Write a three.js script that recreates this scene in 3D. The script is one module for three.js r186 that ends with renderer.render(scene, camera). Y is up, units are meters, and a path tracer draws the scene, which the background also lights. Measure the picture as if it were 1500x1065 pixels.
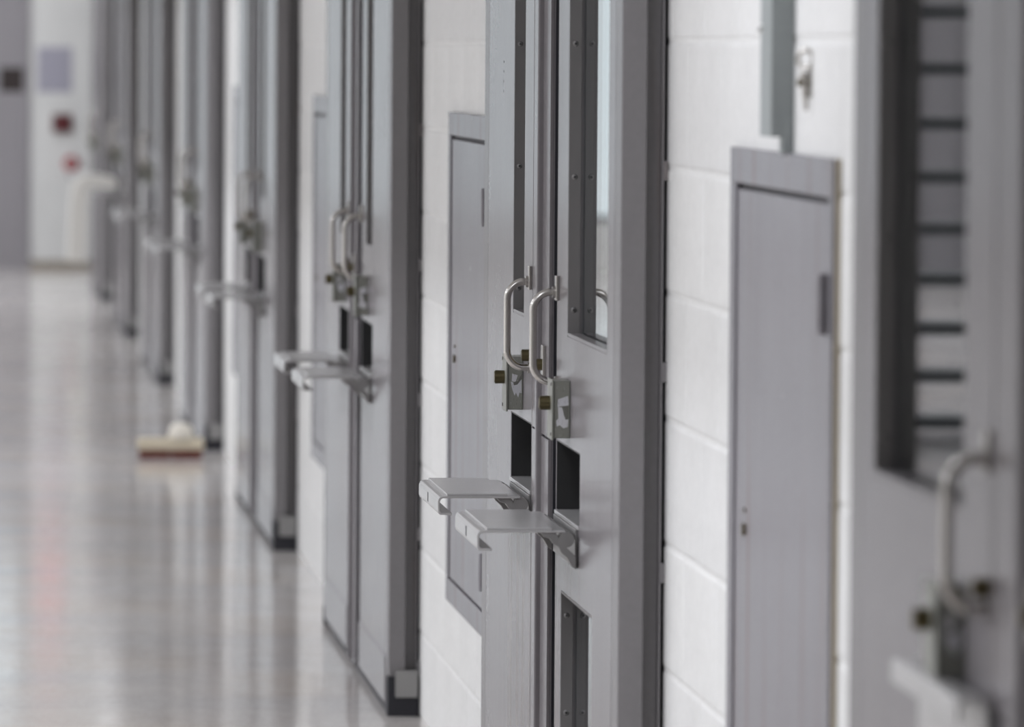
import * as THREE from 'three';
import { RoundedBoxGeometry } from 'three/addons/geometries/RoundedBoxGeometry.js';
import { RectAreaLightUniformsLib } from 'three/addons/lights/RectAreaLightUniformsLib.js';
import { mergeGeometries } from 'three/addons/utils/BufferGeometryUtils.js';

// ---------------------------------------------------------------- camera, sky, lamps, exposure
const scene = new THREE.Scene();
const EYE = 1.6065, FOCAL = 8958.57, YAW = 0.09559, PITCH = 0.05088, ROLL = 0.00687;
const camera = new THREE.PerspectiveCamera(2 * Math.atan(532.5 / FOCAL) * 180 / Math.PI, 1500 / 1065, 0.2, 300);
{
  const f = new THREE.Vector3(Math.sin(YAW) * Math.cos(PITCH), -Math.sin(PITCH), -Math.cos(YAW) * Math.cos(PITCH));
  const r = new THREE.Vector3(Math.cos(YAW), 0, Math.sin(YAW)), u = r.clone().cross(f);
  const r2 = r.clone().multiplyScalar(Math.cos(ROLL)).addScaledVector(u, Math.sin(ROLL));
  const u2 = u.clone().multiplyScalar(Math.cos(ROLL)).addScaledVector(r, -Math.sin(ROLL));
  camera.quaternion.setFromRotationMatrix(new THREE.Matrix4().makeBasis(r2, u2, f.clone().negate()));
  camera.position.set(0, EYE, 0);
}
camera.focus = 11.5;
camera.userData.fStop = camera.getFocalLength() / 39;      // a lens opening of 39 mm
camera.updateMatrixWorld(true);

const renderer = new THREE.WebGLRenderer({ antialias: true });
renderer.toneMapping = THREE.LinearToneMapping;
renderer.toneMappingExposure = 0.84;
renderer.shadowMap.enabled = true;
renderer.shadowMap.type = THREE.PCFSoftShadowMap;
RectAreaLightUniformsLib.init();

scene.background = new THREE.Color().setRGB(1.5, 1.54, 1.62);   // overcast daylight outside the windows of the far wall
const LAMP_COLOR = new THREE.Color().setRGB(.975, 1, 1.075), LAMP_NITS = 34, LAMP_X = [-5.2, -9.2], LAMP_Y = 4.9, GALLERY_NITS = 17;

// ---------------------------------------------------------------- measures
const W = 1.1132, WB = 1.19;                    // door faces and block wall: distance to the right of the lens
const Z1 = 9.876, DZ = 4.9031;                  // first full door pair, spacing of the pairs
const T0 = -0.09, T1 = 2.34, MID = 1.125;       // a pair from its near end to its far end
const FAR = 44.9, CEIL = 5, LEFT = -12, BACK = 6;
const UNITS = 8;                                // pairs 0..7
const zOf = (k) => Z1 + DZ * (k - 1);

// ---------------------------------------------------------------- helpers
let seed = 7;
const rnd = () => { seed = (seed * 1664525 + 1013904223) % 4294967296; return seed / 4294967296; };
const taken = {};
function numbered(n) { const c = taken[n] = (taken[n] ?? -1) + 1; return c ? `${n}_${String(c).padStart(3, '0')}` : n; }
function mesh(name, geo, mat, parent) {
  const g = Array.isArray(geo) ? mergeGeometries(geo.map((q) => q.index ? q.toNonIndexed() : q)) : geo;
  const m = new THREE.Mesh(g, mat);
  m.name = parent === scene ? numbered(name) : name;
  m.castShadow = m.receiveShadow = true;
  parent.add(m);
  return m;
}
function thing(name, label, category, group) {
  const o = new THREE.Group(); o.name = numbered(name); o.userData = { label, category, kind: 'thing' };
  if (group) o.userData.group = group;
  scene.add(o); return o;
}
function tag(o, label, category, group) { Object.assign(o.userData, { label, category }); if (group) o.userData.group = group; return o; }
function struct(name, geo, mat) { const m = mesh(name, geo, mat, scene); m.userData.kind = 'structure'; return m; }
// a box from its limits
function bx(x0, x1, y0, y1, z0, z1, r = 0) {
  const w = Math.abs(x1 - x0), h = Math.abs(y1 - y0), d = Math.abs(z1 - z0);
  const g = r ? new RoundedBoxGeometry(w, h, d, 2, Math.min(r, w / 2.01, h / 2.01, d / 2.01)) : new THREE.BoxGeometry(w, h, d);
  {                                                // uv in metres
    const p = g.attributes.position, n = g.attributes.normal, uv = g.attributes.uv;
    for (let i = 0; i < p.count; i++) {
      if (Math.abs(n.getX(i)) > .5) uv.setXY(i, p.getZ(i) + z0, p.getY(i) + y0);
      else if (Math.abs(n.getY(i)) > .7) uv.setXY(i, p.getX(i) + x0, p.getZ(i) + z0);
      else uv.setXY(i, p.getX(i) + x0, p.getY(i) + y0);
    }
  }
  return g.translate((x0 + x1) / 2, (y0 + y1) / 2, (z0 + z1) / 2);
}
// outline given as [out, y] pairs, swept along the wall from x0 to x1
function sweep(pts, x0, x1, bevel = 0) {
  const s = new THREE.Shape(pts.map(([o, y]) => new THREE.Vector2(-o, y)));
  const d = Math.abs(x1 - x0) - 2 * bevel;
  const g = new THREE.ExtrudeGeometry(s, { depth: d, bevelEnabled: bevel > 0, bevelThickness: bevel, bevelSize: bevel, bevelOffset: -bevel, bevelSegments: 1, curveSegments: 6 });
  return g.translate(0, 0, bevel).rotateY(Math.PI / 2).translate(Math.min(x0, x1), 0, 0);
}
const cylZ = (r, x, y, z0, z1, n = 24) => new THREE.CylinderGeometry(r, r, Math.abs(z1 - z0), n).rotateX(Math.PI / 2).translate(x, y, (z0 + z1) / 2);
const cylX = (r, x0, x1, y, z, n = 20) => new THREE.CylinderGeometry(r, r, Math.abs(x1 - x0), n).rotateZ(Math.PI / 2).translate((x0 + x1) / 2, y, z);
const cylY = (r, x, y0, y1, z, n = 16) => new THREE.CylinderGeometry(r, r, Math.abs(y1 - y0), n).translate(x, (y0 + y1) / 2, z);

// ---------------------------------------------------------------- textures
function lattice(nx, ny) { const a = new Float32Array(nx * ny); for (let i = 0; i < a.length; i++) a[i] = rnd(); return a; }
function noiseAt(a, nx, ny, x, y) {               // tiling value noise, x and y in 0..1
  const fx = x * nx, fy = y * ny, x0 = Math.floor(fx), y0 = Math.floor(fy);
  let tx = fx - x0, ty = fy - y0; tx = tx * tx * (3 - 2 * tx); ty = ty * ty * (3 - 2 * ty);
  const g = (i, j) => a[((j % ny + ny) % ny) * nx + (i % nx + nx) % nx];
  return (g(x0, y0) * (1 - tx) + g(x0 + 1, y0) * tx) * (1 - ty) + (g(x0, y0 + 1) * (1 - tx) + g(x0 + 1, y0 + 1) * tx) * ty;
}
function dataTex(n, fn, srgb, repX = 1, repY = 1) {
  const d = new Uint8Array(n * n * 4);
  for (let j = 0; j < n; j++) for (let i = 0; i < n; i++) {
    const c = fn(i / n, j / n), o = (j * n + i) * 4;
    for (let k = 0; k < 3; k++) d[o + k] = Math.max(0, Math.min(255, Math.round((Array.isArray(c) ? c[k] : c) * 255)));
    d[o + 3] = 255;
  }
  const t = new THREE.DataTexture(d, n, n);
  t.wrapS = t.wrapT = THREE.RepeatWrapping; t.magFilter = THREE.LinearFilter; t.minFilter = THREE.LinearMipmapLinearFilter; t.generateMipmaps = true;
  if (srgb) t.colorSpace = THREE.SRGBColorSpace;
  t.repeat.set(repX, repY); t.needsUpdate = true;
  return t;
}
const layers = (list) => { const L = list.map(([nx, ny, a]) => [lattice(nx, ny), nx, ny, a]); return (x, y) => { let s = 0; for (const [l, nx, ny, a] of L) s += (noiseAt(l, nx, ny, x, y) - .5) * 2 * a; return s; }; };

// painted steel: fine grain, faint upright brush and drip marks
const pA = layers([[6, 5, .016], [40, 6, .009], [160, 160, .012]]), pS = layers([[26, 3, 1], [70, 5, .5]]);
const paintMap = dataTex(512, (x, y) => {
  const v = pA(x, y), s = Math.max(0, pS(x, y) - .45) * .12;
  return [.985 + v - s * .6, .975 + v - s, .975 + v - s * 1.25];
}, true, 1 / 1.1, 1 / 1.1);
// door leaves, one sheet of texture for a pair (2.4 m square): the same paint with brown dirt runs below the food flaps
const gX = layers([[150, 1, .7], [420, 1, .5]]), gL = layers([[120, 1, .5], [36, 1, .4]]), gP = layers([[30, 14, .5], [90, 50, .4]]), pA2 = layers([[13, 11, .014], [88, 14, .009], [350, 350, .012]]);
const leafMap = dataTex(1024, (u, v) => {
  const t = (1 - u) * 2.4, y = v * 2.4, g = pA2(u, v);
  let d = 0;
  if ((t > .47 && t < .93) || (t > 1.33 && t < 1.8)) {
    const end = .25 + gL(u, 0) * .35;
    if (y < .735 && y > end) d = Math.max(0, gX(u, 0) + .05) * (.75 + gP(u, v) * .5) * .2;
  }
  return [.985 + g - d * .45, .975 + g - d * .8, .975 + g - d * .95];
}, true, 1 / 2.4, 1 / 2.4);
const rA = layers([[9, 9, .03], [60, 12, .02], [200, 200, .02]]);
const paintRough = dataTex(256, (x, y) => .86 + rA(x, y), false, 1 / .8, 1 / .8);
// block: painted, pitted face
const bA = layers([[90, 90, .3], [220, 220, .35], [14, 14, .12]]);
const blockBump = dataTex(512, (x, y) => { const v = bA(x, y); return .6 + v * .5 - (v < -.32 ? .35 : 0); }, false, 1 / .8, 1 / .8);
const bC = layers([[7, 7, .012], [60, 60, .012], [200, 200, .012]]);
const blockMap = dataTex(512, (x, y) => { const v = bC(x, y); return [.985 + v, .985 + v, .98 + v]; }, true, 1 / .9, 1 / .9);
// floor: waxed terrazzo
const fA = layers([[8, 8, .02], [40, 40, .02], [256, 256, .05]]), fW = layers([[5, 5, .02]]);
const floorMap = dataTex(1024, (x, y) => { const v = fA(x, y), w = fW(x, y); return [.97 + v + w, .965 + v, .955 + v - w]; }, true, 1 / 1.6, 1 / 1.6);
const fB = layers([[7, 9, .5], [17, 23, .28], [48, 60, .12]]);
const floorBump = dataTex(512, (x, y) => .5 + fB(x, y) * .45, false, 1 / 2.3, 1 / 2.3);
const fR = layers([[5, 6, .12], [24, 20, .1], [120, 120, .06]]);
const floorRough = dataTex(512, (x, y) => .8 + fR(x, y), false, 1 / 3.1, 1 / 3.1);

const std = (r, g, b, rough, metal = 0, extra = {}) => new THREE.MeshStandardMaterial({ color: new THREE.Color().setRGB(r, g, b), roughness: rough, metalness: metal, ...extra });
const coat = (r, g, b, rough, extra) => new THREE.MeshPhysicalMaterial({ color: new THREE.Color().setRGB(r, g, b), roughness: rough, specularIntensity: .3, ...extra });
const M = {
  paint: coat(.24, .231, .239, .25, { map: leafMap, roughnessMap: paintRough }),
  paintPost: coat(.24, .231, .239, .25, { map: paintMap, roughnessMap: paintRough }),
  paintFrame: coat(.235, .23, .234, .3, { map: paintMap, roughnessMap: paintRough }),
  paintPanel: coat(.25, .246, .264, .3, { map: paintMap, roughnessMap: paintRough }),
  stop: std(.19, .182, .18, .5),  // door paint darkened, as these faces get less light
  screw: std(.24, .235, .23, .35, .5),
  whiteHead: std(.85, .85, .83, .3),
  block: std(.80, .80, .79, .6, 0, { map: blockMap, bumpMap: blockBump, bumpScale: .0007 }),
  mortar: std(.82, .82, .81, .6, 0, { map: blockMap }),
  wall: std(.78, .78, .77, .7, 0, { map: blockMap }),
  ceiling: std(.8, .8, .79, .9),
  floor: std(.72, .685, .665, .14, 0, { map: floorMap, bumpMap: floorBump, bumpScale: .0011, roughnessMap: floorRough }),
  steel: std(.56, .54, .51, .24, .95),
  flap: std(.58, .575, .57, .3, .35, { roughnessMap: paintRough }),
  hinge: std(.3, .295, .29, .45, .5, { roughnessMap: paintRough }),
  box: std(.26, .265, .235, .38, .3),
  brass: std(.12, .1, .052, .4, .8),
  galv: std(.33, .365, .365, .5, .5, { map: paintMap }),
  gallery: std(.78, .78, .78, .8),
  farDoor: coat(.33, .315, .33, .35, {}),
  sealant: std(.55, .49, .38, .8),
  rubberAndGapShade: std(.016, .016, .022, .6),  // black rubber; also stands for the shade in the door gaps
  slotShade: std(.028, .028, .028, .6),
  dark: std(.03, .03, .032, .7),
  glass: new THREE.MeshPhysicalMaterial({ color: 0xf2f6f6, roughness: .01, transmission: 1, thickness: 0, ior: 1.52 }),
  cellShade: std(.05, .05, .05, .85),  // cell interiors: the dark of the unlit rooms put into the colour
  white: std(.8, .8, .78, .7),
  cloth: std(.86, .845, .79, .95),
  cream: std(.62, .55, .42, .6),
  bristle: std(.13, .035, .025, .9),
  lampBody: std(.7, .7, .7, .5),
};

// ---------------------------------------------------------------- the setting
struct('floor', bx(LEFT - .2, 3.7, -.2, 0, -FAR - .2, BACK + .2), M.floor);
struct('ceiling', bx(LEFT - .2, 3.7, CEIL, CEIL + .2, -FAR - .2, BACK + .2), M.ceiling);
struct('wall_left', bx(LEFT - .2, LEFT, 0, CEIL, -FAR, BACK), M.wall);
struct('wall_back', bx(LEFT - .2, 3.7, 0, CEIL, BACK, BACK + .2), M.wall);
struct('wall_cell_back', bx(3.5, 3.7, 0, CEIL, -FAR, BACK), M.cellShade);
{
  const parts = [];
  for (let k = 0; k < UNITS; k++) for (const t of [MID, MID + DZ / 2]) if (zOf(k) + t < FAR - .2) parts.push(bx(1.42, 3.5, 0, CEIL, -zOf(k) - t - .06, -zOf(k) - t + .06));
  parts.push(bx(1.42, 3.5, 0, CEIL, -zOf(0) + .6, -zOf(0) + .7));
  struct('wall_cell_partitions', parts, M.cellShade);
}
// block wall between the door pairs: the blocks in view one by one, the distant stretches whole
const wallRight = new THREE.Group(); wallRight.name = 'wall_right'; wallRight.userData.kind = 'structure'; scene.add(wallRight);
const COURSE = .2032, BLOCK = .4064, JOINT_Z = 9.545;
function blockGeo(w, h) {                          // face with eased edges, lying in the wall plane; local x along the wall, z out
  const c = .0065, e0 = .0022, d = .06, x = w / 2, y = h / 2, P = [], U = [];
  const quad = (a, b, e, f) => { for (const q of [a, b, e, a, e, f]) { P.push(...q); U.push(q[0], q[1]); } };
  const A = [-x + c, -y + c, 0], B = [x - c, -y + c, 0], C = [x - c, y - c, 0], D = [-x + c, y - c, 0];
  const a = [-x, -y, -e0], b = [x, -y, -e0], e = [x, y, -e0], f = [-x, y, -e0];
  const a2 = [-x, -y, -d], b2 = [x, -y, -d], e2 = [x, y, -d], f2 = [-x, y, -d];
  quad(A, B, C, D); quad(a, b, B, A); quad(b, e, C, B); quad(e, f, D, C); quad(f, a, A, D);
  quad(a2, b2, b, a); quad(b2, e2, e, b); quad(e2, f2, f, e); quad(f2, a2, a, f);
  const g = new THREE.BufferGeometry();
  g.setAttribute('position', new THREE.Float32BufferAttribute(P, 3)); g.setAttribute('uv', new THREE.Float32BufferAttribute(U, 2));
  g.computeVertexNormals(); return g;
}
const geoCache = new Map();
const blockOf = (w) => { const key = w.toFixed(3); if (!geoCache.has(key)) geoCache.set(key, blockGeo(w - .004, COURSE - .004)); return geoCache.get(key); };
const blockMats = [0, 1, 2].map((i) => { const m = M.block.clone(); m.color.setRGB(.80 - i * .012, .80 - i * .012, .79 - i * .01); m.map = blockMap.clone(); m.map.offset.set(i * .31, i * .17); m.bumpMap = blockBump.clone(); m.bumpMap.offset.set(i * .23, i * .41); return m; });
for (let k = 0; k < UNITS; k++) {
  const za = zOf(k) + T1 - .03, zb = Math.min(zOf(k + 1) + T0 + .05, FAR);      // the stretch beyond pair k
  if (zb - za < .2) continue;
  if (k < 3) {
    mesh('mortar_bed', bx(WB + .0019, WB + .2, 0, 2.24, -zb, -za), M.mortar, wallRight);
    for (let c = 0; c < 11; c++) {
      const off = JOINT_Z + (c % 2 ? 0 : BLOCK / 2);
      for (let n = Math.floor((za - off) / BLOCK); n < (zb - off) / BLOCK; n++) {
        const p = Math.max(za, off + n * BLOCK), q = Math.min(zb, off + (n + 1) * BLOCK);
        if (q - p < .03) continue;
        const m = mesh('block', blockOf(q - p), blockMats[(c * 5 + n * 3 + k) % 3], wallRight);
        m.rotation.y = -Math.PI / 2;
        m.position.set(WB + (rnd() - .5) * .0006, (c + .5) * COURSE, -(p + q) / 2);
      }
    }
  } else mesh('wall_stretch', bx(WB, WB + .2, 0, 2.24, -zb, -za), M.block, wallRight);
}
mesh('wall_stretch', bx(WB, WB + .2, 0, 2.24, -zOf(0) - T0 - .05, BACK), M.block, wallRight);
mesh('lintel', bx(WB, WB + .2, 2.24, CEIL, -FAR, BACK), M.block, wallRight);
// far wall: grey door, and out of view a double door and daylight windows
{
  const D0 = -.22, D1 = .735, z0 = -FAR - .2, z1 = -FAR, g = [];
  g.push(bx(D1, 3.7, 0, CEIL, z0, z1), bx(LEFT - .2, -6.3, 0, CEIL, z0, z1), bx(-4.4, -4.2, 0, CEIL, z0, z1), bx(-6.3, -4.4, 2.4, CEIL, z0, z1), bx(-.5, D0, 0, CEIL, z0, z1),
    bx(D0, D1, 2.12, 2.22, z0, z1), bx(D0, D1, 3.3, CEIL, z0, z1), bx(-4.2, -.5, 0, .35, z0, z1), bx(-4.2, -.5, 3.3, CEIL, z0, z1));
  struct('wall_far', g, M.wall);
  const unseenWin = (x0, x1, y0, y1, n) => {
    const r = new THREE.Group(); r.name = numbered('window'); r.userData.kind = 'structure'; scene.add(r);
    r.name = 'window_' + n;
    const f = .05;
    mesh('window_frame', [bx(x0, x1, y0, y0 + f, z0 + .05, z0 + .12), bx(x0, x1, y1 - f, y1, z0 + .05, z0 + .12), bx(x0, x0 + f, y0, y1, z0 + .05, z0 + .12), bx(x1 - f, x1, y0, y1, z0 + .05, z0 + .12)], M.paintFrame, r);
    mesh('pane', bx(x0 + f, x1 - f, y0 + f, y1 - f, z0 + .08, z0 + .084), M.glass, r);
  };
  unseenWin(D0, D1, 2.22, 3.3, 1); unseenWin(-4.2, -.5, .35, 3.3, 2);  // unseen windows, placed for the floor glare and bright pane reflections
  const d = new THREE.Group(); d.name = 'door_1'; d.userData.kind = 'structure'; scene.add(d);
  mesh('leaf', [bx(D0, .53, 0, 2.12, z1 - .09, z1 - .03), bx(.72, D1, 0, 2.12, z1 - .09, z1 - .03), bx(.53, .72, 0, 1.29, z1 - .09, z1 - .03), bx(.53, .72, 1.47, 2.12, z1 - .09, z1 - .03)], M.farDoor, d);
  mesh('vision_panel', bx(.53, .72, 1.29, 1.47, z1 - .08, z1 - .05), std(.05, .04, .038, .2), d);
  mesh('frame', [bx(D0 - .02, D0 + .03, 0, 2.14, z1 - .03, z1 + .02), bx(D1 - .03, D1 + .02, 0, 2.14, z1 - .03, z1 + .02), bx(D0, D1, 2.1, 2.14, z1 - .03, z1 + .02)], M.farDoor, d);
  const e = new THREE.Group(); e.name = 'door_2'; e.userData.kind = 'structure'; scene.add(e);  // double door out of view, placed to darken the reflection in the nearest window
  for (const [p, q] of [[-6.25, -5.355], [-5.345, -4.45]]) mesh('leaf', bx(p, q, 0, 2.35, z1 - .09, z1 - .03), M.farDoor, e);
  mesh('frame', [bx(-6.32, -6.25, 0, 2.42, z1 - .03, z1 + .02), bx(-4.45, -4.38, 0, 2.42, z1 - .03, z1 + .02), bx(-6.25, -4.45, 2.35, 2.42, z1 - .03, z1 + .02), bx(-6.25, -4.45, 0, 2.35, z1 - .2, z1 - .1)], M.farDoor, e);
  const b = struct('baseboard_far', bx(D1 + .02, 1.19, 0, .06, z1, z1 + .012), std(.34, .3, .25, .6)); b.name = 'baseboard_far';
}

// ---------------------------------------------------------------- ceiling lamps, out of view, placed to light the wall from the left
{
  const zs = []; for (let z = -6.4; z > -38; z -= DZ) zs.push(z);
  for (const [x, z] of [...LAMP_X.flatMap((x) => zs.map((z) => [x, z])), [-.4, -40.4]]) {  // the last one, unseen, is placed to light the far wall
    const o = thing('unseen_ceiling_lamp', x > -2 ? 'unseen ceiling lamp past the gallery, placed to light the far wall' : x > -6 ? 'unseen fluorescent ceiling lamp in the row over the staircase' : 'unseen fluorescent ceiling lamp in the row by the outer wall', 'lamp', x > -2 ? undefined : x > -6 ? 'lamps over the staircase row' : 'lamps by the outer wall');
    o.position.set(x, 0, z);
    mesh('housing', bx(-.33, .33, LAMP_Y + .01, CEIL, -1.25, 1.25), M.lampBody, o);
    mesh('diffuser', bx(-.29, .29, LAMP_Y, LAMP_Y + .012, -1.2, 1.2), new THREE.MeshStandardMaterial({ color: 0xffffff, emissive: LAMP_COLOR, emissiveIntensity: 2.2 }), o);
    const l = new THREE.RectAreaLight(LAMP_COLOR, LAMP_NITS, .58, 2.4);
    l.position.set(0, LAMP_Y - .012, 0); l.rotation.x = -Math.PI / 2; l.castShadow = true;
    o.add(l);
  }
}

// gallery out of view, shades the upper wall; its unseen lamps brighten parts of it
struct('unseen_gallery', bx(-1.27, WB, 2.52, 2.7, -34.6, BACK), M.gallery);
for (const z of [8.45, 23.2]) {
  const o = thing('unseen_gallery_lamp', 'unseen short lamp under the gallery, lighting the block wall', 'lamp', 'lamps under the gallery');
  o.position.set(.2, 0, -z);
  mesh('housing', bx(-.17, .17, 2.44, 2.52, -.63, .63), M.lampBody, o);
  mesh('diffuser', bx(-.15, .15, 2.43, 2.441, -.6, .6), new THREE.MeshStandardMaterial({ color: 0xffffff, emissive: LAMP_COLOR, emissiveIntensity: 2.2 }), o);
  const l = new THREE.RectAreaLight(LAMP_COLOR, GALLERY_NITS, .3, 1.2);
  l.position.set(0, 2.418, 0); l.rotation.x = -Math.PI / 2; l.castShadow = true; o.add(l);
}

// ---------------------------------------------------------------- cell door pairs
// Local frame of a pair: x = -t (towards the near end is +), y up, z out into the corridor, origin on the door face.
const place = (o, k) => { o.position.set(W, 0, -zOf(k)); o.rotation.y = -Math.PI / 2; return o; };
const TH = .045;                                   // leaf thickness
const stickerCanvas = (kind) => {
  const c = document.createElement('canvas'); c.width = 128; c.height = 384; const g = c.getContext('2d');
  g.fillStyle = '#8a8b83'; g.fillRect(0, 0, 128, 384);
  const poly = (col, pts) => { g.fillStyle = col; g.beginPath(); pts.forEach(([x, y], i) => i ? g.lineTo(x, y) : g.moveTo(x, y)); g.closePath(); g.fill(); };
  if (kind) {                                      // scraps of a torn white paper sticker glued to the side of the lock box
    poly('#d2d2d6', [[30, 120], [118, 96], [124, 160], [108, 166], [60, 168], [26, 172]]);
    poly('#d6d6d8', [[30, 172], [70, 178], [82, 230], [98, 262], [122, 258], [118, 312], [80, 322], [46, 300], [20, 310], [14, 270], [34, 254]]);
    poly('#6f6f68', [[64, 170], [108, 164], [124, 168], [122, 256], [100, 262], [84, 226]]);
  } else {
    poly('#cfcfd2', [[34, 120], [86, 132], [66, 186], [30, 176]]);
    poly('#cdced2', [[20, 180], [66, 190], [110, 150], [124, 168], [124, 268], [104, 262], [92, 300], [70, 262], [58, 286], [36, 240]]);
    poly('#70706a', [[44, 184], [86, 176], [124, 124], [124, 160], [84, 202], [50, 208]]);
  }
  for (let i = 0; i < 40; i++) { g.fillStyle = i % 2 ? 'rgba(215,215,215,.35)' : 'rgba(70,70,64,.35)'; g.fillRect(rnd() * 128, rnd() * 384, 1 + rnd() * 3, 4 + rnd() * 18); }
  const t = new THREE.CanvasTexture(c); t.colorSpace = THREE.SRGBColorSpace; return t;
};
const boxFace = [0, 1].map((i) => std(1, 1, 1, .38, .1, { map: stickerCanvas(i) }));

function rectPath(Cls, x0, x1, y0, y1, r = .004) {
  const p = new Cls(), a = Math.min(x0, x1), b = Math.max(x0, x1);
  p.moveTo(a + r, y0); p.lineTo(b - r, y0); p.quadraticCurveTo(b, y0, b, y0 + r); p.lineTo(b, y1 - r); p.quadraticCurveTo(b, y1, b - r, y1);
  p.lineTo(a + r, y1); p.quadraticCurveTo(a, y1, a, y1 - r); p.lineTo(a, y0 + r); p.quadraticCurveTo(a, y0, a + r, y0); return p;
}
const handleGeo = (x) => {
  const c = new THREE.CurvePath(), v = (o, y) => new THREE.Vector3(x, y, o), R = .03, out = .0445, a = 1.183, b = 1.024;
  c.add(new THREE.LineCurve3(v(0, a), v(out - R, a)));
  c.add(new THREE.CubicBezierCurve3(v(out - R, a), v(out - R * .42, a), v(out, a - R * .58), v(out, a - R)));
  c.add(new THREE.LineCurve3(v(out, a - R), v(out, b + R)));
  c.add(new THREE.CubicBezierCurve3(v(out, b + R), v(out, b + R * .58), v(out - R * .42, b), v(out - R, b)));
  c.add(new THREE.LineCurve3(v(out - R, b), v(0, b)));
  return new THREE.TubeGeometry(c, 60, .0068, 14, false);
};
const flapOutline = [[.024, .7895], [.166, .7895], [.1715, .788], [.1745, .785], [.176, .780], [.176, .762], [.1745, .7575], [.1715, .755], [.150, .7545], [.150, .7585], [.1695, .7590], [.172, .763], [.172, .7795], [.1705, .783], [.167, .7855], [.024, .7855]];

function cellDoor(k, isFar, type, label, group, opts = {}) {
  const o = place(thing('cell_door', label, 'door', group), k);
  const X = (t) => isFar ? -(2 * MID - t) : -t;    // a position given for the near leaf, mirrored for the far one
  const b = (t0, t1, y0, y1, z0, z1, r = 0) => { const p = X(t0), q = X(t1); return bx(Math.min(p, q), Math.max(p, q), y0, y1, z0, z1, r); };
  const near = (t) => X(t);
  const fine = k <= 2, skin = M.paint;
  // leaf with its openings
  const L0 = .003, L1 = .905, TOP = 2.13;
  const slot = [.505, .94 - .045, .795, .92], slim = [.528, .741, 1.112, 1.9];
  const wins = type === 'large' ? [[.098, .725, 1.112, 1.9], [.298, .805, .2, .66]] : [slim];
  const s = rectPath(THREE.Shape, X(L0), X(L1), .022, TOP, .002);
  const slotT = [.505, .9];
  s.holes.push(rectPath(THREE.Path, X(slotT[0]), X(slotT[1]), slot[2], slot[3], .002));
  for (const w of wins) s.holes.push(rectPath(THREE.Path, X(w[0]), X(w[1]), w[2], w[3], .006));
  mesh('leaf', new THREE.ExtrudeGeometry(s, { depth: TH - .003, bevelEnabled: true, bevelThickness: .0015, bevelSize: .0015, bevelOffset: -.0015, bevelSegments: 1, curveSegments: 3 }).translate(0, 0, -TH + .0015), skin, o);
  mesh('kick_plate', b(.0, isFar ? .88 : .9, .024, .137, 0, .0025), skin, o);
  // windows: stops lining the opening, glass behind them, screws
  for (const w of wins) {
    const e = .004, d = .0215;
    const st = [b(w[0], w[0] + e, w[2], w[3], -d, -.0005), b(w[1] - e, w[1], w[2], w[3], -d, -.0005), b(w[0] + e, w[1] - e, w[3] - e, w[3], -d, -.0005)];
    st.forEach((g) => mesh('window_stop', g, M.stop, o));
    mesh('window_stop', b(w[0] + e, w[1] - e, w[2], w[2] + .006, -d, -.0005, .001), M.paint, o);
    mesh('window_pane', b(w[0] + .001, w[1] - .001, w[2] + .001, w[3] - .001, -.029, -.025), M.glass, o);
    if (fine) {
      const farT = isFar ? w[0] : w[1], sgn = isFar ? 1 : -1;
      const ys = w[2] > 1 ? [1.158, 1.39, 1.622, 1.854] : [.272, .444, .616];
      for (const y of ys) {
        const x0 = X(farT + sgn * e), x = x0 + .0012;
        const sc = mesh('screw', new THREE.SphereGeometry(.0052, 14, 6, 0, Math.PI * 2, 0, Math.PI / 2).scale(1, .45, 1).rotateZ(-Math.PI / 2).translate(x0, y, -.0105), M.screw, o);
        mesh('screw_socket', cylX(.0024, x, x + .0014, y, -.0105, 6), M.dark, sc);
      }
    }
  }
  // pull handle
  const ht = .882;
  const h = mesh('pull_handle', handleGeo(X(ht)), M.steel, o);
  mesh('handle_tab', b(ht - .014, ht + .011, 1.168, 1.212, 0, .006, .0015), M.steel, h);
  mesh('handle_collar', cylZ(.0105, X(ht), 1.183, .004, .011), M.steel, h); mesh('handle_collar', cylZ(.0105, X(ht), 1.024, 0, .006), M.steel, h);
  // lock box
  const bt0 = .668, bt1 = .738;
  const lb = mesh('lock_box', b(bt0, bt1, .937, 1.037, 0, .029, .0015), M.box, o);
  mesh('cover_plate', b(bt0 - .004, bt1 + .004, .934, 1.039, .029, .0325, .001), M.box, lb);
  if (fine) {
    const x = Math.max(X(bt0), X(bt1)) + .0004;
    const f = new THREE.PlaneGeometry(.0255, .096).rotateY(Math.PI / 2).translate(x, .987, .0148);
    mesh('scuffed_face', f, boxFace[isFar ? 0 : 1], lb).userData.label = 'grey lock box side with torn white sticker';
    for (const y of [.944, 1.031]) mesh('cover_screw', cylZ(.003, X(bt0 + .008), y, .032, .034, 10), M.stop, lb);
  }
  const cy = mesh('key_cylinder', [cylZ(.0125, X(.703), .997, .032, .05), cylZ(.0105, X(.703), .997, .05, .0512)], M.brass, lb);
  cy.userData.label = 'dark brass key cylinder';
  if (isFar) mesh('upper_key_cylinder', [cylZ(.011, X(.89), 1.047, 0, .018), cylZ(.009, X(.89), 1.047, .018, .0188)], M.brass, o).userData.label = 'dark brass key cylinder';
  // food slot: dark sheets paint the shade inside the opening
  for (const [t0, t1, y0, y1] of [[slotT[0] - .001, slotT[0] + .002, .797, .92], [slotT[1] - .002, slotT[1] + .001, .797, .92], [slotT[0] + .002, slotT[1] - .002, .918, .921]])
    mesh('slot_shade', b(t0, t1, y0, y1, -TH - .02, -.0012), M.slotShade, o);
  // food slot ledge, hinge and open flap
  const f0 = .505, f1 = .94;
  mesh('slot_sill', b(slotT[0], slotT[1], .7895, .7965, -TH - .012, .003, .001), M.flap, o);
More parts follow.
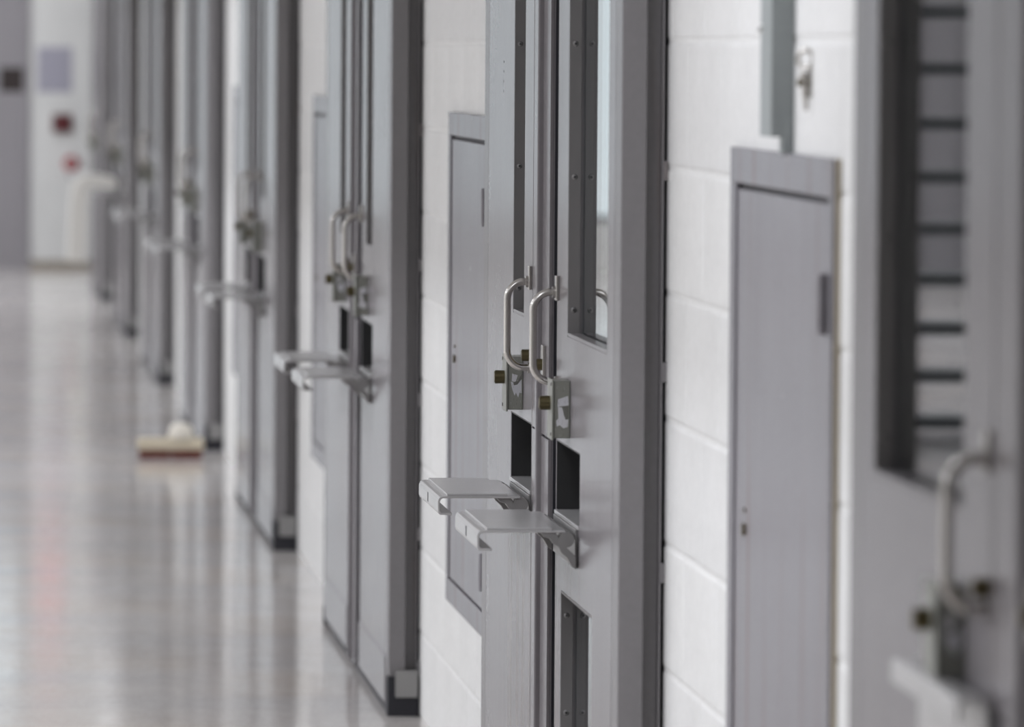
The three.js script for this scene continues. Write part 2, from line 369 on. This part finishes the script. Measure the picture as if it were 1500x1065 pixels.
  mesh('hinge_leaf', b(.53, .902, .722, .7885, 0, .0045, .001), M.hinge, o).userData.label = 'scraped steel hinge leaf';
  const fl = mesh('food_flap', sweep(flapOutline, X(f0), X(f1), .0006), M.flap, o);
  fl.userData.label = 'open steel food flap with rolled lip';
  mesh('flap_top_plate', b(f0 + .006, f1 - .006, .7895, .7935, .046, .1585, .0008), M.flap, fl);
  mesh('hinge_barrel', cylX(.0085, X(f0 + .02), X(f1 - .02), .7755, .0155), M.hinge, fl);
  for (const t of [f0 + .003, f1 - .03]) {
    const p = X(t), q = X(t + .022);
    mesh('hinge_lug', sweep([[.066, .7855], [.06, .778], [.05, .775], [.044, .766], [.036, .762], [.031, .751], [.021, .742], [.013, .728], [.005, .722], [.005, .744], [.015, .753], [.022, .76], [.031, .771], [.04, .7855]], p, q, .001), M.hinge, fl);
    mesh('hinge_cap', cylX(.0135, Math.min(p, q) - .0025, Math.max(p, q) + .0025, .7735, .022, 24), M.hinge, fl);
  }
  if (opts.closed) { fl.rotation.x = -Math.PI / 2; fl.position.set(0, .7755 - .0155, .0155 + .7755 + .006); }
  if (fine) mesh('lip_slot_shade', b(.708, .724, .7635, .781, .1758, .1763), M.dark, fl);  // dark plate paints the shade of a hole in the lip
  if (opts.marks) for (let i = 0; i < 4; i++) mesh('punched_mark', bx(-1.943, -1.937, 1.531 + i * .019 - .002, 1.531 + i * .019 + .002, -.0006, .0004), M.dark, o);
  return o;
}

function doorFrame(k, label) {
  const o = place(thing('door_frame', label, 'door frame'), k);
  const b = (t0, t1, y0, y1, z0, z1, r = 0) => bx(-t1, -t0, y0, y1, z0, z1, r);
  const TOPF = 2.27, fine = k <= 3, skin = M.paintPost, edge = M.paintFrame;
  for (const [a, c, e] of [[T0, 0, -1], [2 * MID, T1, 1]]) {
    mesh('jamb', b(a, c, .02, TOPF, -.041, 0, .0025), edge, o);
    const d0 = e < 0 ? a + .028 : c - .06, d1 = e < 0 ? a + .07 : c - .028;
    mesh('jamb_return', b(d0, d1, .02, TOPF, -.067, -.0435, .001), edge, o);
    mesh('jamb_spacer', b(d0 + .01, d1 - .01, .02, TOPF, -.0435, -.041), M.rubberAndGapShade, o);
    const s0 = e < 0 ? a + .012 : c - .05, s1 = e < 0 ? a + .05 : c - .012;
    mesh('jamb_edge_strip', b(s0, s1, .02, TOPF, -.0705, -.067), edge, o);
    mesh('gap_backing', b(a + .035, c - .02, .02, TOPF, -.082, -.0705), M.rubberAndGapShade, o);
    if (fine && e < 0) for (let y = .115; y < 2.2; y += .3255) mesh('anchor_tab', b(a + .008, a + .045, y - .016, y + .016, -.0775, -.069, .001), edge, o);
    mesh('jamb_rear', b(a + .035, e < 0 ? .03 : T1 - .06, .0, TOPF, -.3, -.082), M.cellShade, o);
    if (e < 0) {
      mesh('rubber_foot', b(a - .004, a + .05, 0, .097, -.075, .0015, .001), M.rubberAndGapShade, o);
      mesh('floor_bracket', b(a - .018, a - .003, .047, .112, -.071, -.0165, .002), M.hinge, o).userData.label = 'worn grey metal floor bracket';
    } else mesh('rubber_foot', b(c - .05, c + .004, 0, .05, -.075, .0015, .001), M.rubberAndGapShade, o);
  }
  mesh('header', b(0, 2 * MID, 2.135, TOPF, -.075, 0, .002), edge, o);
  mesh('base_strip', b(T0 + .05, T1 - .05, 0, .02, -.06, -.004), M.rubberAndGapShade, o);
  // middle post with its projecting rail
  mesh('middle_post', [b(.98, 1.337, .918, TOPF - .13, -.1, 0), b(.98, 1.337, .02, .914, -.1, 0)], skin, o);
  for (const [y0, y1] of [[.918, 2.14], [.02, .914]]) mesh('post_cover', b(.982, 1.105, y0, y1, 0, .0065, .0015), skin, o);
  mesh('post_core', b(.985, 1.33, .02, TOPF - .14, -.3, -.004), M.cellShade, o);
  mesh('gap_shade', b(.9745, .9795, .02, TOPF - .14, -.06, -.002), M.rubberAndGapShade, o);  // dark strip paints the shade on the post side in the gap
  mesh('gap_backing', b(.909, .974, .02, TOPF - .14, -.1, -.05), M.rubberAndGapShade, o);
  mesh('post_rail', b(1.105, 1.127, .02, TOPF - .135, 0, .0165, .004), skin, o);
  mesh('strike_plate', b(1.03, 1.065, 1.014, 1.081, .0065, .0125, .001), M.steel, o);
  mesh('upper_key_cylinder', [cylZ(.0105, -1.047, 1.046, .012, .0235), cylZ(.0085, -1.047, 1.046, .0235, .0242)], M.brass, o).userData.label = 'dark brass key cylinder';
  return o;
}

const nth = ['', '', 'first', 'second', 'third', 'fourth', 'fifth', 'sixth'];
for (let k = 0; k < UNITS; k++) {
  if (k === 0) {
    doorFrame(k, 'grey steel frame around the cell door whose wide window mirrors a staircase');
    cellDoor(k, true, 'large', 'grey cell door with closed food flap and wide window mirroring stair treads', null, { closed: true });
    continue;
  }
  if (k === 1) {
    doorFrame(k, 'grey steel double door frame between the two nearest wall access panels');
    cellDoor(k, false, 'large', 'grey cell door with wide upper and lower windows and open food flap');
    cellDoor(k, true, 'slim', 'grey cell door with four punched marks, slim window and open food flap', null, { marks: true });
    continue;
  }
  doorFrame(k, `grey steel frame of the ${nth[k]} door pair beyond the door with four punched marks`);
  const grp = 'cell doors with slim windows', pair = `${nth[k]} pair beyond the punched marks`;
  cellDoor(k, false, 'slim', `grey slim-windowed cell door beside the floor bracket, ${pair}`, grp);
  cellDoor(k, true, 'slim', `grey slim-windowed cell door past the middle post, ${pair}`, grp);
}

// ---------------------------------------------------------------- access panels on the block wall
function accessPanel(k, label) {
  const o = thing('access_panel', label, 'wall panel'); o.position.set(WB, 0, -zOf(k)); o.rotation.y = -Math.PI / 2;
  const b = (t0, t1, y0, y1, z0, z1, r = 0) => bx(-t1, -t0, y0, y1, z0, z1, r);
  const a = -1.955, c = -.93, Y0 = .36, Y1 = 1.47, e = .052, z = .011;
  mesh('frame_rail', b(a, c, Y1 - e, Y1, 0, z, .002), M.paintPanel, o); mesh('frame_rail', b(a, c, Y0, Y0 + e, 0, z, .002), M.paintPanel, o);
  mesh('frame_stile', b(a, a + .036, Y0 + e, Y1 - e, 0, z, .002), M.paintPanel, o); mesh('frame_stile', b(c - .058, c, Y0 + e, Y1 - e, 0, z, .002), M.paintPanel, o);
  mesh('panel_backing', b(a + .03, c - .05, Y0 + e - .004, Y1 - e + .004, .0002, .001), M.rubberAndGapShade, o);
  const d = mesh('panel_door', b(a + .04, c - .062, Y0 + e + .004, Y1 - e - .009, .001, .0075, .002), M.paintPanel, o);
  for (const y of [1.278, .505]) {
    mesh('hinge', [b(a + .012, a + .062, y - .038, y + .038, .0075, .0115, .001), cylY(.008, -(a + .04), y - .04, y + .04, .0165)], M.paintPanel, d);
  }
  mesh('sealant_bead', b(a - .006, a, Y0, Y1, 0, .006, .002), M.sealant, o);
  mesh('keyhole', cylZ(.009, 1.1, .917, .007, .012, 16), M.brass, d);
  mesh('keyhole', cylZ(.004, 1.1, .945, .007, .0095, 12), M.brass, d);
  return o;
}
accessPanel(1, 'grey steel access panel below the galvanised channel on the white block wall');
accessPanel(2, 'grey steel access panel on white blocks behind the two open sharp food flaps');
for (let k = 3; k < UNITS; k++) accessPanel(k, `grey steel access panel beside the ${nth[k - 1]} door pair beyond the four punched marks`);

// ---------------------------------------------------------------- channel and hook on the near stretch of wall
{
  const o = thing('galvanised_channel', 'galvanised steel channel fixed upright to the white block wall', 'channel');
  o.position.set(WB, 0, -8.36); o.rotation.y = -Math.PI / 2;
  mesh('channel_web', [bx(-.004, 0, 1.492, 2.3, 0, .032), bx(-.115, -.111, 1.492, 2.3, 0, .032), bx(-.111, -.004, 1.492, 2.3, .028, .032)], M.galv, o);
  mesh('end_tab', bx(-.03, .001, 1.468, 1.52, .0, .0165, .001), M.galv, o);
  mesh('screw', [cylZ(.0055, -.098, 1.642, .031, .0355), new THREE.SphereGeometry(.0052, 14, 8).translate(-.098, 1.642, .0355)], M.whiteHead, o);
  const h = thing('wall_hook', 'small metal snap hook fastened to the white block wall beside the channel', 'hook');
  h.position.set(WB, 0, -8.2); h.rotation.y = -Math.PI / 2;
  mesh('base_plate', bx(-.012, .012, 1.548, 1.59, 0, .003, .001), M.steel, h);
  mesh('eye', new THREE.TorusGeometry(.012, .0032, 10, 24).rotateY(.9).translate(0, 1.6, .008), M.steel, h);
  mesh('pin', cylZ(.005, 0, 1.568, .002, .019, 14), M.brass, h);
  mesh('tongue', new THREE.CylinderGeometry(.0065, .0028, .052, 12).rotateX(.08).translate(0, 1.556, .0085), M.steel, h);
}

// ---------------------------------------------------------------- floor and far end things
{
  const o = thing('broom_head', 'cream broom head with dark red bristles lying on the floor', 'broom'); o.position.set(.958, 0, -24.05);
  mesh('bristles', [bx(-.125, -.002, 0, .034, -.028, .028, .006), bx(.002, .125, 0, .034, -.028, .028, .006)], M.bristle, o);
  mesh('block', bx(-.13, .13, .032, .08, -.034, .034, .012), M.cream, o);
  mesh('socket', new THREE.LatheGeometry([[0, .075], [.045, .075], [.05, .085], [.046, .115], [.036, .132], [.018, .138], [0, .138]].map(([r, y]) => new THREE.Vector2(r, y)), 24).translate(.04, 0, 0), std(.72, .68, .6, .55), o);
}
{ // white towel over the open flap of a far door: a thick folded strip with soft waves
  const path = [[.004, .845], [.05, .862], [.11, .872], [.17, .874], [.22, .862], [.252, .83], [.268, .78], [.274, .7], [.281, .58], [.287, .46], [.291, .37], [.2, .362], [.19, .46], [.186, .58], [.183, .68], [.181, .745], [.179, .797], [.15, .7965], [.11, .796], [.05, .796], [.004, .7965]];
  const z0 = 1.33, z1 = 1.72, g = sweep(path, -z0, -z1);
  const o = tag(mesh('towel', g, M.cloth, scene), 'white towel draped over an open food flap far down the row', 'towel');
  place(o, 6);
}
{
  const g = tag(mesh('wall_poster', bx(.805, 1.056, 1.29, 1.62, -FAR, -FAR + .006), std(.4, .39, .46, .8), scene), 'pale violet grey notice on the white wall at the far end', 'notice');
  const a = thing('alarm_box', 'dark red alarm box on the far white wall under the notice', 'alarm box'); a.position.set(.985, 0, -FAR);
  mesh('body', bx(-.07, .07, 1.0, 1.13, 0, .05, .008), std(.09, .008, .012, .5), a);
  mesh('lever', bx(-.04, .04, 1.05, 1.07, .05, .06, .003), std(.2, .02, .02, .5), a);
  const p = thing('valve', 'small pink valve wheel on the far white wall', 'valve'); p.position.set(1.05, 0, -FAR);
  mesh('wheel', new THREE.TorusGeometry(.04, .016, 10, 20).translate(0, .77, .05), std(.5, .09, .1, .5), p);
  mesh('stem', cylZ(.014, 0, .77, 0, .055), M.steel, p);
  const s = thing('unseen_red_lamp', 'unseen red lamp high on the far wall, reflected in the floor', 'lamp'); s.position.set(.9, 2.4, -FAR);  // out of view, placed for the pink spots on the floor
  mesh('housing', bx(-.12, .12, -.1, .1, 0, .05, .006), M.lampBody, s);
  mesh('lens', bx(-.1, .1, -.08, .08, .05, .06, .003), new THREE.MeshStandardMaterial({ color: 0x801018, emissive: new THREE.Color(1, .03, .06), emissiveIntensity: .9 }), s);
  const l = new THREE.RectAreaLight(new THREE.Color(1, .05, .08), .8, .2, .16); l.position.set(0, 0, .066); l.rotation.y = Math.PI; l.castShadow = true; s.add(l);
}
{ // open stair across the day room, mirrored in the nearest window
  const o = thing('staircase', 'open steel staircase with dark treads across the day room', 'staircase'); o.position.set(-1.97, 0, -25.75);
  const rise = .2135, run = .34, n = 14, drop = .13;
  for (let i = 1; i <= n; i++) mesh('tread', bx(-.62, .62, i * rise - drop - .05, i * rise - drop, i * run - .3, i * run + .02, .004), std(.085, .09, .095, .6), o);
  const len = Math.hypot(n * rise, n * run), ang = Math.atan2(rise, run);
  for (const x of [-.66, .64]) mesh('stringer', new THREE.BoxGeometry(.02, .24, len).rotateX(-ang).translate(x + .01, n * rise / 2 - .02, n * run / 2), M.paintFrame, o);
  mesh('landing', bx(-.66, .66, n * rise - .06, n * rise, n * run + .02, n * run + 1.2), M.paintFrame, o);
  for (const x of [-.6, .6]) mesh('post', bx(x - .04, x + .04, 0, n * rise - .06, n * run + 1.08, n * run + 1.16), M.paintFrame, o);
}

renderer.render(scene, camera);
